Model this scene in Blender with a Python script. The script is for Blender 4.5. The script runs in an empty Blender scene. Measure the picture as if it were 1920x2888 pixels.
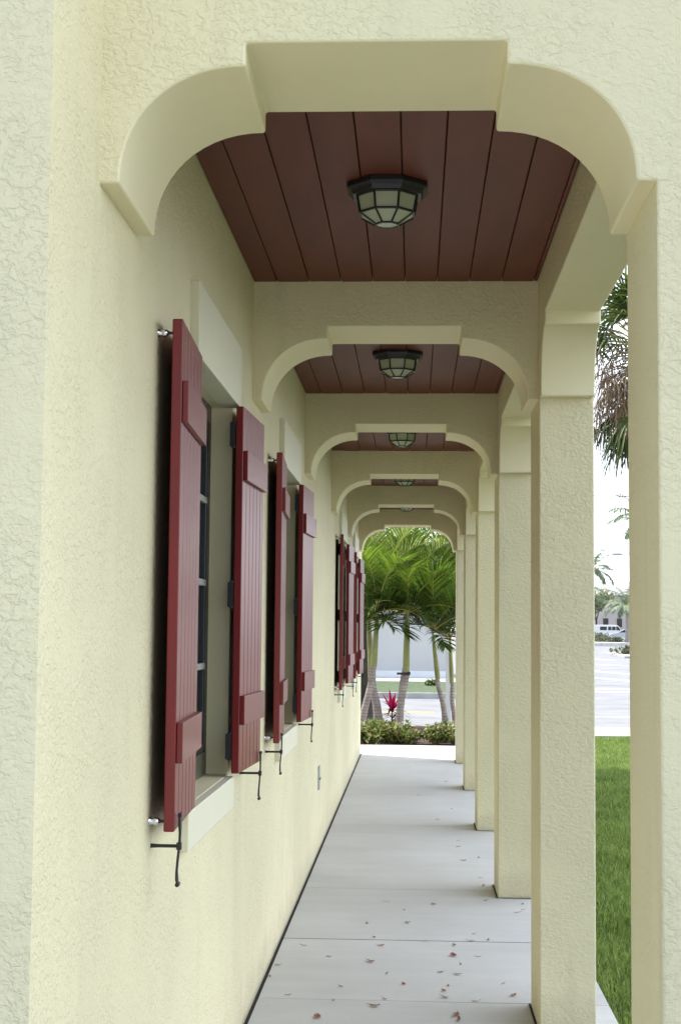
import bpy, bmesh, math, random
import numpy as np
from mathutils import Vector, Matrix
R = math.radians
rnd = random.Random(7)
scene = bpy.context.scene
col = scene.collection

# ------------------------------------------------------------------ materials
def new_mat(name):
    m = bpy.data.materials.new(name); m.use_nodes = True
    nt = m.node_tree; b = nt.nodes['Principled BSDF']
    return m, nt, b
def N(nt, t, **kw):
    n = nt.nodes.new(t)
    for k, v in kw.items():
        if k in ('operation', 'data_type', 'blend_type', 'noise_dimensions', 'feature', 'distance', 'use_clamp', 'noise_type', 'interpolation_type'):
            setattr(n, k, v)
        else:
            n.inputs[k].default_value = v
    return n
def coords(nt, scale=(1, 1, 1), kind='Object'):
    tc = nt.nodes.new('ShaderNodeTexCoord'); mp = nt.nodes.new('ShaderNodeMapping')
    mp.inputs['Scale'].default_value = scale
    nt.links.new(tc.outputs[kind], mp.inputs['Vector'])
    return mp.outputs['Vector']
def ramp(nt, src, stops, interp='LINEAR'):
    r = nt.nodes.new('ShaderNodeValToRGB'); r.color_ramp.interpolation = interp
    el = r.color_ramp.elements
    while len(el) < len(stops): el.new(0.5)
    for e, (p, c) in zip(el, stops):
        e.position = p; e.color = c if len(c) == 4 else (*c, 1)
    nt.links.new(src, r.inputs['Fac'])
    return r.outputs['Color']
def math_(nt, op, a, b=None, c=None):
    n = nt.nodes.new('ShaderNodeMath'); n.operation = op
    for i, v in enumerate((a, b, c)):
        if v is None: continue
        if isinstance(v, (int, float)): n.inputs[i].default_value = v
        else: nt.links.new(v, n.inputs[i])
    return n.outputs[0]
def mixc(nt, fac, a, b, blend='MIX'):
    n = nt.nodes.new('ShaderNodeMix'); n.data_type = 'RGBA'; n.blend_type = blend
    ins = {'f': n.inputs[0], 'a': n.inputs[6], 'b': n.inputs[7]}
    for k, v in (('f', fac), ('a', a), ('b', b)):
        if isinstance(v, (int, float)): ins[k].default_value = v
        elif isinstance(v, tuple): ins[k].default_value = (*v[:3], 1)
        else: nt.links.new(v, ins[k])
    return n.outputs[2]

CREAM = (0.77, 0.708, 0.472)
def stucco(name, base, strength=1.0, wall_marks=False):
    m, nt, b = new_mat(name)
    v = coords(nt)
    warp = N(nt, 'ShaderNodeTexNoise', Scale=6.0, Detail=3.0); nt.links.new(v, warp.inputs['Vector'])
    sub = nt.nodes.new('ShaderNodeVectorMath'); sub.operation = 'MULTIPLY_ADD'
    nt.links.new(warp.outputs['Color'], sub.inputs[0]); sub.inputs[1].default_value = (.06, .06, .06); nt.links.new(v, sub.inputs[2])
    n1 = N(nt, 'ShaderNodeTexNoise', Scale=34.0, Detail=4.0, Roughness=.55, Distortion=.5); nt.links.new(coords(nt, (1.0, 1.0, 1.45)), n1.inputs['Vector'])
    n2 = N(nt, 'ShaderNodeTexNoise', Scale=75.0, Detail=3.0, Roughness=.6); nt.links.new(v, n2.inputs['Vector'])
    n3 = N(nt, 'ShaderNodeTexNoise', Scale=5.0, Detail=2.0); nt.links.new(v, n3.inputs['Vector'])
    # skip-trowel: flat plateaus with a crisp, broken lip
    n4 = N(nt, 'ShaderNodeTexNoise', Scale=52.0, Detail=3.0, Roughness=.55, Distortion=.8); nt.links.new(coords(nt, (1.0, 1.0, 1.3)), n4.inputs['Vector'])
    g_ = lambda q: (q, q, q)
    plate = ramp(nt, n1.outputs['Fac'], [(.30, g_(0)), (.42, g_(.25)), (.51, g_(.85)), (.60, g_(.8)), (.68, g_(1))])
    fine = ramp(nt, n4.outputs['Fac'], [(.34, g_(0)), (.45, g_(.3)), (.52, g_(.8)), (.66, g_(1))])
    pick = ramp(nt, warp.outputs['Fac'], [(.33, g_(0)), (.52, g_(1))])
    plate = mixc(nt, pick, plate, math_(nt, 'MULTIPLY', fine, .7))
    brk = ramp(nt, n3.outputs['Fac'], [(.33, (.35, .35, .35)), (.55, (1, 1, 1))])
    hgt = math_(nt, 'MULTIPLY', plate, brk)
    hgt = math_(nt, 'MULTIPLY_ADD', n2.outputs['Fac'], .55, hgt)
    bp = nt.nodes.new('ShaderNodeBump'); bp.inputs['Strength'].default_value = strength; bp.inputs['Distance'].default_value = .0050
    nt.links.new(hgt, bp.inputs['Height']); nt.links.new(bp.outputs[0], b.inputs['Normal'])
    big = N(nt, 'ShaderNodeTexNoise', Scale=1.3, Detail=4.0); nt.links.new(v, big.inputs['Vector'])
    dark = tuple(c * .93 for c in base)
    c = mixc(nt, ramp(nt, big.outputs['Fac'], [(.3, (0, 0, 0)), (.7, (1, 1, 1))]), dark, base)
    sz = nt.nodes.new('ShaderNodeSeparateXYZ'); nt.links.new(v, sz.inputs[0])
    dn = N(nt, 'ShaderNodeTexNoise', Scale=7.0, Detail=6.0, Roughness=.7); nt.links.new(v, dn.inputs['Vector'])
    low = ramp(nt, math_(nt, 'MULTIPLY_ADD', dn.outputs['Fac'], .34, sz.outputs['Z']), [(.10, g_(.5)), (.36, g_(0))])
    c = mixc(nt, low, c, (.36, .31, .20))
    st = N(nt, 'ShaderNodeTexNoise', Scale=1.0, Detail=4.0, Roughness=.6); nt.links.new(coords(nt, (7, 7, .8)), st.inputs['Vector'])
    c = mixc(nt, ramp(nt, st.outputs['Fac'], [(.56, g_(0)), (.76, g_(.22))]), c, (.48, .44, .31))
    if wall_marks:  # ragged-edged darker rectangles on the wall behind each shutter
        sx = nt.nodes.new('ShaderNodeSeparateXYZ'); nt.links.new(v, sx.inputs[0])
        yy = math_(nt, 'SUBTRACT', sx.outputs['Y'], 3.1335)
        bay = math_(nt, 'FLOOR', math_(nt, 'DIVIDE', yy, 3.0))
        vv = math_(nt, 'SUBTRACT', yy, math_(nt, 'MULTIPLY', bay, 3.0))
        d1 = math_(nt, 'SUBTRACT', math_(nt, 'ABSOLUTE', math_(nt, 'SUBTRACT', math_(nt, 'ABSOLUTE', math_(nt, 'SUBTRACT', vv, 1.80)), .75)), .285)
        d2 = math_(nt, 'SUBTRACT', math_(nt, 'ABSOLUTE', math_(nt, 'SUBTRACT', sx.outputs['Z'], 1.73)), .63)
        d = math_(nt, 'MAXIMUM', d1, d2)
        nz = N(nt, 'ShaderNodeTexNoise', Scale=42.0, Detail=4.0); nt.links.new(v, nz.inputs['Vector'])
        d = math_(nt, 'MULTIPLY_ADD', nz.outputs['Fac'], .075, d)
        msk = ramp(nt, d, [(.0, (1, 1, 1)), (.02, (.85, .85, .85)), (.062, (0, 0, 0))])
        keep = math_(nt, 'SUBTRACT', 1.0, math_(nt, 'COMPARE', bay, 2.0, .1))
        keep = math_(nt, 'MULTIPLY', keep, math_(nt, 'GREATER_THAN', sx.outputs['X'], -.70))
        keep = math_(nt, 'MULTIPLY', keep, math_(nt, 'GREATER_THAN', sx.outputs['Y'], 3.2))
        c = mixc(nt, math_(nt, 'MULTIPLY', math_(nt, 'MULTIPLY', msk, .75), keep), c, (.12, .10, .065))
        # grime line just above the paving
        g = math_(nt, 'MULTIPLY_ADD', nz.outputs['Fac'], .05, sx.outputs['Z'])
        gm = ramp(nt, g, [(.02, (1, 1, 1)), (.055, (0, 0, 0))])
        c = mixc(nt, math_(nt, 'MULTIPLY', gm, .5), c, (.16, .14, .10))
    nt.links.new(c, b.inputs['Base Color']); b.inputs['Roughness'].default_value = .62
    b.inputs['Specular IOR Level'].default_value = .35
    return m
M = {}
M['stucco'] = stucco('cream stucco', CREAM, .66)
M['stucco_wall'] = stucco('cream stucco wall', CREAM, .72, wall_marks=True)

def plain(name, base, rough=.5, var=.06, scale=6.0, bump=.0, bscale=60.0, spec=.5, metal=0.0, coat=0.0, stretch=(1, 1, 1), kind='Object'):
    m, nt, b = new_mat(name)
    v = coords(nt, stretch, kind)
    n = N(nt, 'ShaderNodeTexNoise', Scale=scale, Detail=5.0, Roughness=.6); nt.links.new(v, n.inputs['Vector'])
    lo = tuple(max(0, c * (1 - var * 2)) for c in base); hi = tuple(min(1, c * (1 + var * 2)) for c in base)
    nt.links.new(ramp(nt, n.outputs['Fac'], [(.25, lo), (.75, hi)]), b.inputs['Base Color'])
    b.inputs['Roughness'].default_value = rough; b.inputs['Metallic'].default_value = metal
    b.inputs['Specular IOR Level'].default_value = spec; b.inputs['Coat Weight'].default_value = coat
    if bump:
        n2 = N(nt, 'ShaderNodeTexNoise', Scale=bscale, Detail=4.0); nt.links.new(v, n2.inputs['Vector'])
        bp = nt.nodes.new('ShaderNodeBump'); bp.inputs['Strength'].default_value = .6; bp.inputs['Distance'].default_value = bump
        nt.links.new(n2.outputs['Fac'], bp.inputs['Height']); nt.links.new(bp.outputs[0], b.inputs['Normal'])
    return m
M['trim'] = plain('smooth cream trim', CREAM, .55, .02, 2.0, .0012, 40, .35)
M['lintel'] = plain('pale trim paint', (.74, .715, .55), .5, .015, 3.0, .0005, 80, .35)
M['plank'] = plain('brown painted plank', (.135, .033, .020), .52, .10, 2.2, .0006, 25, .3, stretch=(4, .6, 4))
M['groove'] = plain('dark gap', (.05, .016, .012), .8)
M['red'] = plain('red shutter paint', (.175, .004, .005), .42, .08, 5.0, .0004, 40, .4, coat=.3, stretch=(3, 3, .5))
M['red'].node_tree.nodes['Principled BSDF'].inputs['Coat Roughness'].default_value = .2
M['iron'] = plain('black iron', (.012, .012, .016), .42, .1, 20)
M['chrome'] = plain('bright steel', (.75, .75, .78), .18, .02, 5, metal=1.0)
M['frame'] = plain('bronze window frame', (.085, .078, .055), .45, .08, 5)
M['sash'] = plain('dark sash paint', (.018, .021, .028), .3, .05, 5)
M['muntin'] = plain('grey glazing bar', (.42, .42, .39), .4, .05, 5)
m, nt, b = new_mat('window glass'); b.inputs['Base Color'].default_value = (.008, .010, .014, 1); b.inputs['Roughness'].default_value = .04; b.inputs['IOR'].default_value = 1.5; M['glass'] = m
M['frost'] = plain('frosted lamp glass', (.46, .50, .36), .35, .06, 9, .0005, 120)
M['dark'] = plain('dark joint', (.018, .018, .018), .9, .3, 30)
M['plate'] = plain('grey cover plate', (.42, .44, .44), .45, .08, 20)

# concrete walkway: broom lines across, stains, tooled joints are real gaps
m, nt, b = new_mat('pale concrete'); v = coords(nt)
n = N(nt, 'ShaderNodeTexNoise', Scale=1.6, Detail=6.0, Roughness=.6); nt.links.new(v, n.inputs['Vector'])
br = N(nt, 'ShaderNodeTexNoise', Scale=1.0, Detail=4.0, Roughness=.65); nt.links.new(coords(nt, (1.2, 70, 1)), br.inputs['Vector'])
br2 = N(nt, 'ShaderNodeTexNoise', Scale=1.0, Detail=2.0); nt.links.new(coords(nt, (.6, 7, 1)), br2.inputs['Vector'])
c = ramp(nt, n.outputs['Fac'], [(.3, (.49, .485, .47)), (.7, (.56, .555, .54))])
c = mixc(nt, .25, c, ramp(nt, br.outputs['Fac'], [(.3, (.82, .82, .82)), (.7, (1, 1, 1))]), 'MULTIPLY')
c = mixc(nt, .3, c, ramp(nt, br2.outputs['Fac'], [(.3, (.84, .84, .83)), (.65, (1, 1, 1))]), 'MULTIPLY')
sp = N(nt, 'ShaderNodeTexNoise', Scale=55.0, Detail=2.0); nt.links.new(v, sp.inputs['Vector'])
c = mixc(nt, ramp(nt, sp.outputs['Fac'], [(.70, (0, 0, 0)), (.76, (.5, .5, .5))]), c, (.2, .18, .15))
nt.links.new(c, b.inputs['Base Color']); b.inputs['Roughness'].default_value = .75; b.inputs['Specular IOR Level'].default_value = .3
bp = nt.nodes.new('ShaderNodeBump'); bp.inputs['Distance'].default_value = .0015; bp.inputs['Strength'].default_value = .5
nt.links.new(br.outputs['Fac'], bp.inputs['Height']); nt.links.new(bp.outputs[0], b.inputs['Normal'])
M['concrete'] = m
M['asphalt'] = plain('worn pale asphalt', (.20, .20, .205), .85, .12, .8, .003, 60, .3)
M['ground'] = plain('dry ground', (.27, .27, .24), .9, .1, .2)
M['kerb'] = plain('kerb concrete', (.42, .41, .40), .8, .12, 2)
M['paint_white'] = plain('white road paint', (.75, .75, .74), .6, .05, 3)
M['paint_yellow'] = plain('yellow road paint', (.75, .50, .16), .6, .05, 3)
M['soil'] = plain('lawn soil', (.045, .06, .02), .95, .3, 4)
M['mulch'] = plain('brown bark mulch', (.055, .024, .013), .9, .45, 45, .02, 40)
M['verge'] = plain('verge grass', (.055, .085, .028), .9, .35, 5, .03, 30)
M['greywall'] = plain('blue grey wall paint', (.53, .52, .50), .6, .03, .6)
M['white'] = plain('white paint', (.8, .8, .8), .4, .02, 3)
M['farwall'] = plain('pale pink wall', (.55, .47, .44), .8, .05, .3)
M['farroof'] = plain('grey roof', (.36, .36, .37), .8, .05, .5)
M['carwhite'] = plain('white vehicle paint', (.78, .78, .78), .3, .01, 1, coat=.5)
M['carsilver'] = plain('silver vehicle paint', (.45, .47, .50), .32, .02, 1, metal=.3, coat=.5)
M['tyre'] = plain('black rubber', (.02, .02, .02), .8)
M['carglass'] = plain('vehicle glass', (.02, .025, .03), .08)

def leaf(name, a, bcol, scale=3.0, rough=.5, trans=.35, kind='Object'):
    m, nt, b = new_mat(name)
    v = coords(nt, (1, 1, 1), kind)
    n = N(nt, 'ShaderNodeTexNoise', Scale=scale, Detail=3.0, Roughness=.7); nt.links.new(v, n.inputs['Vector'])
    at = nt.nodes.new('ShaderNodeAttribute'); at.attribute_name = 'tint'
    f = math_(nt, 'ADD', math_(nt, 'MULTIPLY', n.outputs['Fac'], .5), math_(nt, 'MULTIPLY', at.outputs['Fac'], .6))
    c = ramp(nt, f, [(.22, a), (.82, bcol)])
    nt.links.new(c, b.inputs['Base Color']); b.inputs['Roughness'].default_value = rough
    b.inputs['Specular IOR Level'].default_value = .35
    tr = nt.nodes.new('ShaderNodeBsdfTranslucent'); nt.links.new(c, tr.inputs['Color'])
    mx = nt.nodes.new('ShaderNodeMixShader'); mx.inputs[0].default_value = trans
    out = nt.nodes['Material Output']
    nt.links.new(b.outputs[0], mx.inputs[1]); nt.links.new(tr.outputs[0], mx.inputs[2]); nt.links.new(mx.outputs[0], out.inputs['Surface'])
    return m
M['frond'] = leaf('palm frond green', (.035, .095, .012), (.21, .31, .035))
M['frond_y'] = leaf('palm frond yellow green', (.06, .14, .012), (.29, .35, .04))
M['frond_dark'] = leaf('palm frond dark', (.022, .055, .009), (.12, .18, .03))
M['oakleaf'] = leaf('dark broad leaf', (.010, .022, .006), (.075, .095, .02))
M['bronzeleaf'] = leaf('bronze yellow leaf', (.10, .05, .012), (.34, .22, .045))
M['croton'] = leaf('croton leaf', (.035, .065, .012), (.42, .38, .16))
M['crotonred'] = leaf('croton red leaf', (.10, .02, .012), (.30, .15, .08))
M['ti_pink'] = leaf('magenta cordyline leaf', (.30, .006, .05), (.52, .02, .12))
M['ti_dark'] = leaf('maroon cordyline leaf', (.03, .006, .012), (.14, .02, .04))
M['deadfrond'] = leaf('dead palm leaf', (.15, .095, .055), (.50, .35, .22), trans=.15)
M['sabal'] = leaf('fan palm green', (.02, .045, .010), (.11, .15, .035))
M['farpalm'] = leaf('hazy far palm green', (.09, .14, .08), (.26, .33, .20), trans=.25)  # distance haze is put into this paler leaf colour
M['bush'] = leaf('clipped bush leaf', (.05, .06, .03), (.16, .17, .08), trans=.2)
M['grass'] = leaf('lawn grass', (.075, .16, .026), (.37, .47, .12), scale=1.6, trans=.35)
M['deadleaf'] = leaf('curled brown leaf', (.19, .070, .045), (.40, .18, .11), trans=.15, scale=20)
M['midrib'] = plain('yellow midrib', (.34, .29, .06), .5, .1, 5)
M['crownshaft'] = plain('smooth green crownshaft', (.26, .27, .085), .45, .2, 3, stretch=(1, 1, 1))
M['oakbark'] = plain('dark rough bark', (.07, .065, .055), .95, .35, 12, .02, 25, stretch=(1, 1, .35))
# ringed palm trunk
m, nt, b = new_mat('ringed grey palm trunk'); v = coords(nt)
wv = nt.nodes.new('ShaderNodeTexWave'); wv.wave_type = 'BANDS'; wv.bands_direction = 'Z'
wv.inputs['Scale'].default_value = 6.0; wv.inputs['Distortion'].default_value = 1.2; wv.inputs['Detail'].default_value = 2; nt.links.new(v, wv.inputs['Vector'])
n = N(nt, 'ShaderNodeTexNoise', Scale=9.0, Detail=4.0); nt.links.new(v, n.inputs['Vector'])
c = ramp(nt, n.outputs['Fac'], [(.3, (.27, .225, .21)), (.7, (.46, .40, .375))])
c = mixc(nt, ramp(nt, wv.outputs['Fac'], [(.0, (.75, .75, .75)), (.18, (0, 0, 0))]), c, (.16, .12, .10))
nt.links.new(c, b.inputs['Base Color']); b.inputs['Roughness'].default_value = .8
M['trunk'] = m

# ------------------------------------------------------------------ mesh helpers
class MB:
    def __init__(s): s.v = []; s.f = []; s.m = []; s.t = []
    def face(s, pts, mi=0, tint=0.5):
        i = len(s.v); s.v += [tuple(p) for p in pts]; s.f.append(tuple(range(i, i + len(pts)))); s.m.append(mi); s.t.append(tint)
    def box(s, x0, x1, y0, y1, z0, z1, mi=0, skip=''):
        P = lambda a, b, c: (a, b, c)
        F = {'b': [P(x0, y0, z0), P(x0, y1, z0), P(x1, y1, z0), P(x1, y0, z0)], 't': [P(x0, y0, z1), P(x1, y0, z1), P(x1, y1, z1), P(x0, y1, z1)],
             'f': [P(x0, y0, z0), P(x1, y0, z0), P(x1, y0, z1), P(x0, y0, z1)], 'k': [P(x1, y1, z0), P(x0, y1, z0), P(x0, y1, z1), P(x1, y1, z1)],
             'l': [P(x0, y1, z0), P(x0, y0, z0), P(x0, y0, z1), P(x0, y1, z1)], 'r': [P(x1, y0, z0), P(x1, y1, z0), P(x1, y1, z1), P(x1, y0, z1)]}
        for k, q in F.items():
            if k not in skip: s.face(q, mi)
    def tube(s, pts, radii, n=8, mi=0, cap=True, tint=.5):
        pts = [Vector(p) for p in pts]
        if isinstance(radii, (int, float)): radii = [radii] * len(pts)
        rings = []; up = Vector((0, 0, 1)); prev = None
        for i, p in enumerate(pts):
            t = (pts[min(i + 1, len(pts) - 1)] - pts[max(i - 1, 0)]).normalized()
            if prev is None:
                a = t.cross(up if abs(t.z) < .95 else Vector((1, 0, 0))).normalized()
            else:
                a = (prev - t * prev.dot(t)).normalized()
            prev = a; b_ = t.cross(a)
            rings.append([p + (a * math.cos(2 * math.pi * k / n) + b_ * math.sin(2 * math.pi * k / n)) * radii[i] for k in range(n)])
        base = len(s.v)
        for r_ in rings: s.v += [tuple(q) for q in r_]
        for i in range(len(rings) - 1):
            for k in range(n):
                a, b2 = base + i * n + k, base + i * n + (k + 1) % n
                s.f.append((a, b2, b2 + n, a + n)); s.m.append(mi); s.t.append(tint)
        if cap:
            s.f.append(tuple(base + k for k in range(n))[::-1]); s.m.append(mi); s.t.append(tint)
            e = base + (len(rings) - 1) * n
            s.f.append(tuple(e + k for k in range(n))); s.m.append(mi); s.t.append(tint)
    def build(s, name, mats, parent=None, smooth=None, bevel=0, segs=2, weld=True, loc=None, tint=False, keep=None, flat0=False):
        me = bpy.data.meshes.new(name)
        o_ = Vector(loc) if loc else Vector((0, 0, 0))
        me.from_pydata([tuple(Vector(p) - o_) for p in s.v], [], s.f)
        for k in (mats if isinstance(mats, (list, tuple)) else [mats]): me.materials.append(M[k])
        me.polygons.foreach_set('material_index', s.m)
        if tint:
            at = me.attributes.new('tint', 'FLOAT', 'FACE'); at.data.foreach_set('value', s.t)
        if weld:
            bm = bmesh.new(); bm.from_mesh(me); bmesh.ops.remove_doubles(bm, verts=bm.verts, dist=1e-5)
            bmesh.ops.recalc_face_normals(bm, faces=bm.faces); bm.to_mesh(me); bm.free()
        if smooth:
            me.polygons.foreach_set('use_smooth', [not flat0 or p_.material_index > 0 for p_ in me.polygons]); me.set_sharp_from_angle(angle=R(smooth))
        ob = bpy.data.objects.new(name, me); col.objects.link(ob); ob.location = o_
        if parent: ob.parent = parent
        if bevel:
            bv = ob.modifiers.new('bevel', 'BEVEL'); bv.width = bevel; bv.segments = segs; bv.limit_method = 'ANGLE'; bv.angle_limit = R(40); bv.harden_normals = True
            if keep:
                bv.limit_method = 'WEIGHT'; bm = bmesh.new(); bm.from_mesh(me)
                lay = bm.edges.layers.float.new('bevel_weight_edge')
                for e in bm.edges:
                    if len(e.link_faces) == 2 and e.calc_face_angle(0) > R(40) and keep(e.verts[0].co, e.verts[1].co): e[lay] = 1.0
                bm.to_mesh(me); bm.free()
        return ob
def tag(o, label=None, cat=None, group=None, kind=None):
    if label: o['label'] = label
    if cat: o['category'] = cat
    if group: o['group'] = group
    if kind: o['kind'] = kind
    return o
def empty(name, loc=(0, 0, 0), label=None, cat=None, group=None):
    o = bpy.data.objects.new(name, None); col.objects.link(o); o.location = loc; o.empty_display_size = .1
    return tag(o, label, cat, group)
def copy_tree(o, parent=None):
    c = o.copy(); col.objects.link(c); c.parent = parent
    for ch in list(o.children): copy_tree(ch, c)
    return c

# ------------------------------------------------------------------ dimensions of the place (metres)
S = 3.0; Y0 = 3.1335; XW = -.683; XI = .507; XO = .7307; CD = .448
ZS, ZC, ZK, ZCEIL, ZTOP = 2.554, 2.811, 2.863, 3.055, 3.46
NB = 5
YN, YF = 2.70, 19.3

bld = empty('building', (0, 0, 0), 'cream stucco building with arcaded walkway, red board shutters and brown plank ceilings', 'building')

# --- main wall with window openings
win_y = (4.50, 5.545); win_z = (1.06, 2.425)
bays = [0, 1, 3, 4]
w = MB()
ys = [YN, YF]; holes = []
for k in bays: holes.append((win_y[0] + S * k, win_y[1] + S * k))
ys = sorted(set([YN, YF] + [q for h in holes for q in h]))
zs = [-.2, win_z[0], win_z[1], 5.6]
for i in range(len(ys) - 1):
    for j in range(3):
        if j == 1 and (ys[i], ys[i + 1]) in holes: continue
        w.face([(XW, ys[i], zs[j]), (XW, ys[i + 1], zs[j]), (XW, ys[i + 1], zs[j + 1]), (XW, ys[i], zs[j + 1])])
XR = -.80
for a, b_ in holes:
    z0, z1 = win_z
    w.face([(XW, a, z0), (XW, a, z1), (XR, a, z1), (XR, a, z0)], 1)
    w.face([(XW, b_, z0), (XR, b_, z0), (XR, b_, z1), (XW, b_, z1)], 1)
    w.face([(XW, a, z1), (XW, b_, z1), (XR, b_, z1), (XR, a, z1)], 1)
    w.face([(XW, a, z0), (XR, a, z0), (XR, b_, z0), (XW, b_, z0)], 1)
w.face([(-9, YN, -.2), (XW, YN, -.2), (XW, YN, 5.6), (-9, YN, 5.6)])
w.face([(XW, YF, -.2), (-9, YF, -.2), (-9, YF, 5.6), (XW, YF, 5.6)])
w.face([(-9, YF, -.2), (-9, YN, -.2), (-9, YN, 5.6), (-9, YF, 5.6)])
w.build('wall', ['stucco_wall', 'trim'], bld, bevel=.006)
r_ = MB(); r_.box(-9.25, XW + .25, YN - .25, YF + .25, 5.602, 5.78); r_.build('roof', 'lintel', bld, bevel=.01)
r_ = MB(); r_.box(XW + .002, XO + .10, Y0 - .08, Y0 + NB * S + CD + .08, ZTOP + .002, ZTOP + .14); r_.build('arcade_roof', 'lintel', bld, bevel=.01)

def profile(u0, u1, kl, kr, imp=.042, zs=ZS, n=14):
    P = [(u0, zs), (u0 + imp, zs)]
    a, c0 = u0 + imp, kl
    for i in range(1, n + 1):
        t = math.pi / 2 * i / n
        P.append((c0 - (c0 - a) * abs(math.cos(t)) ** .93, zs + (ZC - zs) * math.sin(t) ** .93))
    P += [(kl, ZK), (kr, ZK)]
    b2 = u1 - imp
    for i in range(n + 1):
        t = math.pi / 2 * (1 - i / n)
        P.append((kr + (b2 - kr) * abs(math.cos(t)) ** .93, zs + (ZC - zs) * abs(math.sin(t)) ** .93))
    P.append((u1, zs))
    return P
def arch_mesh(prof, a, b2, ztop, axis):
    mb = MB()
    pt = (lambda u, d, z: (u, d, z)) if axis == 'y' else (lambda u, d, z: (d, u, z))
    for (u0, z0), (u1, z1) in zip(prof[:-1], prof[1:]):
        mb.face([pt(u0, a, z0), pt(u1, a, z1), pt(u1, b2, z1), pt(u0, b2, z0)], 1)
    u0, u1 = prof[0][0], prof[-1][0]
    for d in (a, b2):
        mb.face([pt(u, d, z) for u, z in prof] + [pt(u1, d, ztop), pt(u0, d, ztop)], 0)
    mb.face([pt(u0, a, ztop), pt(u1, a, ztop), pt(u1, b2, ztop), pt(u0, b2, ztop)], 0)
    for u in (u0, u1):
        mb.face([pt(u, a, ZS), pt(u, b2, ZS), pt(u, b2, ztop), pt(u, a, ztop)], 0)
    return mb
pr = profile(XW + .00002, XI - .00002, -.371, .192)
for k in range(NB + 1):
    ya = Y0 + S * k + (.055 if k else 0.0); yb = Y0 + S * k + CD - .004
    arch_mesh(pr, ya, yb, ZTOP, 'y').build('arch', ['stucco', 'trim'], bld, smooth=35, flat0=True, bevel=.007, segs=3,
        keep=lambda a, b2: not any(abs(a.x - q) < .001 and abs(b2.x - q) < .001 for q in (pr[0][0], pr[-1][0])) and not (a.z > 3.4 and b2.z > 3.4))
for k in range(NB + 1):
    y = Y0 + S * k
    c_ = MB(); c_.box(XI, XO, y, y + CD, -.02, ZS, skip='t'); c_.box(XI, XO, y, y + CD, ZS, ZTOP, skip='b')
    c_.build('column', 'stucco', bld, bevel=.007, segs=3, keep=lambda a, b2: not (a.x < XI + .01 and b2.x < XI + .01 and (a.z > ZS + .01 or b2.z > ZS + .01)) and not (a.z > 3.4 and b2.z > 3.4))
for k in range(NB):
    y0, y1 = Y0 + S * k + CD + .0005, Y0 + S * (k + 1) - .0005
    p2 = profile(y0, y1, y0 + .255, y1 - .255, .05)
    arch_mesh(p2, XI + .0015, XO - .0015, ZTOP, 'x').build('side_arch', ['stucco', 'trim'], bld, smooth=35, flat0=True, bevel=.007, segs=3)

# --- plank ceilings, one per bay
for k in range(NB):
    y0, y1 = Y0 + S * k + CD - .002, Y0 + S * (k + 1) + .053
    mb = MB(); x = XW - .034; i = 0
    edges = [XW + .002] + [-.583 + .134 * j for j in range(9)] + [XI - .002]
    g = .0016
    for j in range(len(edges) - 1):
        a = edges[j] + (g if j else 0); b2 = edges[j + 1] - (g if j < len(edges) - 2 else 0)
        dz = rnd.uniform(-.0012, .0012)
        if b2 - a > .01: mb.box(a, b2, y0, y1, ZCEIL + dz, ZCEIL + .018)
    mb.box(XW + .002, XI - .002, y0, y1, ZCEIL + .019, ZCEIL + .03, 1)
    mb.build('plank_ceiling', ['plank', 'groove'], bld, bevel=.0028, segs=2)

# --- windows
XWIN = -.765
def make_window(dy):
    mb = MB(); a, b2 = win_y[0] + dy, win_y[1] + dy; z0, z1 = win_z
    f0, f1, fw_ = XWIN - .05, XWIN, .028
    for q in ((a, a + fw_, z0, z1), (b2 - fw_, b2, z0, z1)): mb.box(f0, f1, *q)
    mb.box(f0, f1, a + fw_, b2 - fw_, z1 - .07, z1); mb.box(f0, f1, a + fw_, b2 - fw_, z0, z0 + .085)
    wo = mb.build('window', 'frame', bld, bevel=.003)
    ia, ib, iz0, iz1 = a + fw_, b2 - fw_, z0 + .085, z1 - .07
    g0, g1 = XWIN - .045, XWIN - .004; sw = .030; sb = MB()
    for q in ((ia, ia + sw, iz0, iz1), (ib - sw, ib, iz0, iz1)): sb.box(g0, g1, *q)
    sb.box(g0, g1, ia + sw, ib - sw, iz1 - sw, iz1); sb.box(g0, g1, ia + sw, ib - sw, iz0, iz0 + sw)
    sb.build('sash', 'sash', wo, bevel=.006, segs=3)
    p = MB(); p.box(XWIN - .030, XWIN - .018, ia + .025, ib - .025, iz0 + .025, iz1 - .025); p.build('pane', 'glass', wo)
    for z in (1.458, 1.763, 2.067):
        q = MB(); q.box(XWIN - .0175, XWIN - .003, ia + sw - .012, ib - sw + .012, z - .012, z + .012); q.build('glazing_bar', 'muntin', wo, bevel=.003)
    for t in (1 / 3, 2 / 3):
        yy = ia + sw + (ib - ia - 2 * sw) * t
        q = MB(); q.box(XWIN - .0172, XWIN - .0045, yy - .011, yy + .011, iz0 + sw, iz1 - sw); q.build('glazing_bar', 'sash', wo, bevel=.003)
    q = MB(); q.box(XW - .05, -.655, 4.45 + dy, 5.555 + dy, 2.4225, 2.652); q.build('lintel', 'lintel', wo, bevel=.004)
    q = MB()
    q.box(XW - .10, -.655, 4.40 + dy, 5.50 + dy, .944, 1.058)
    q.build('sill', 'lintel', wo, bevel=.004)
    return wo
for k in bays: make_window(S * k)

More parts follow.
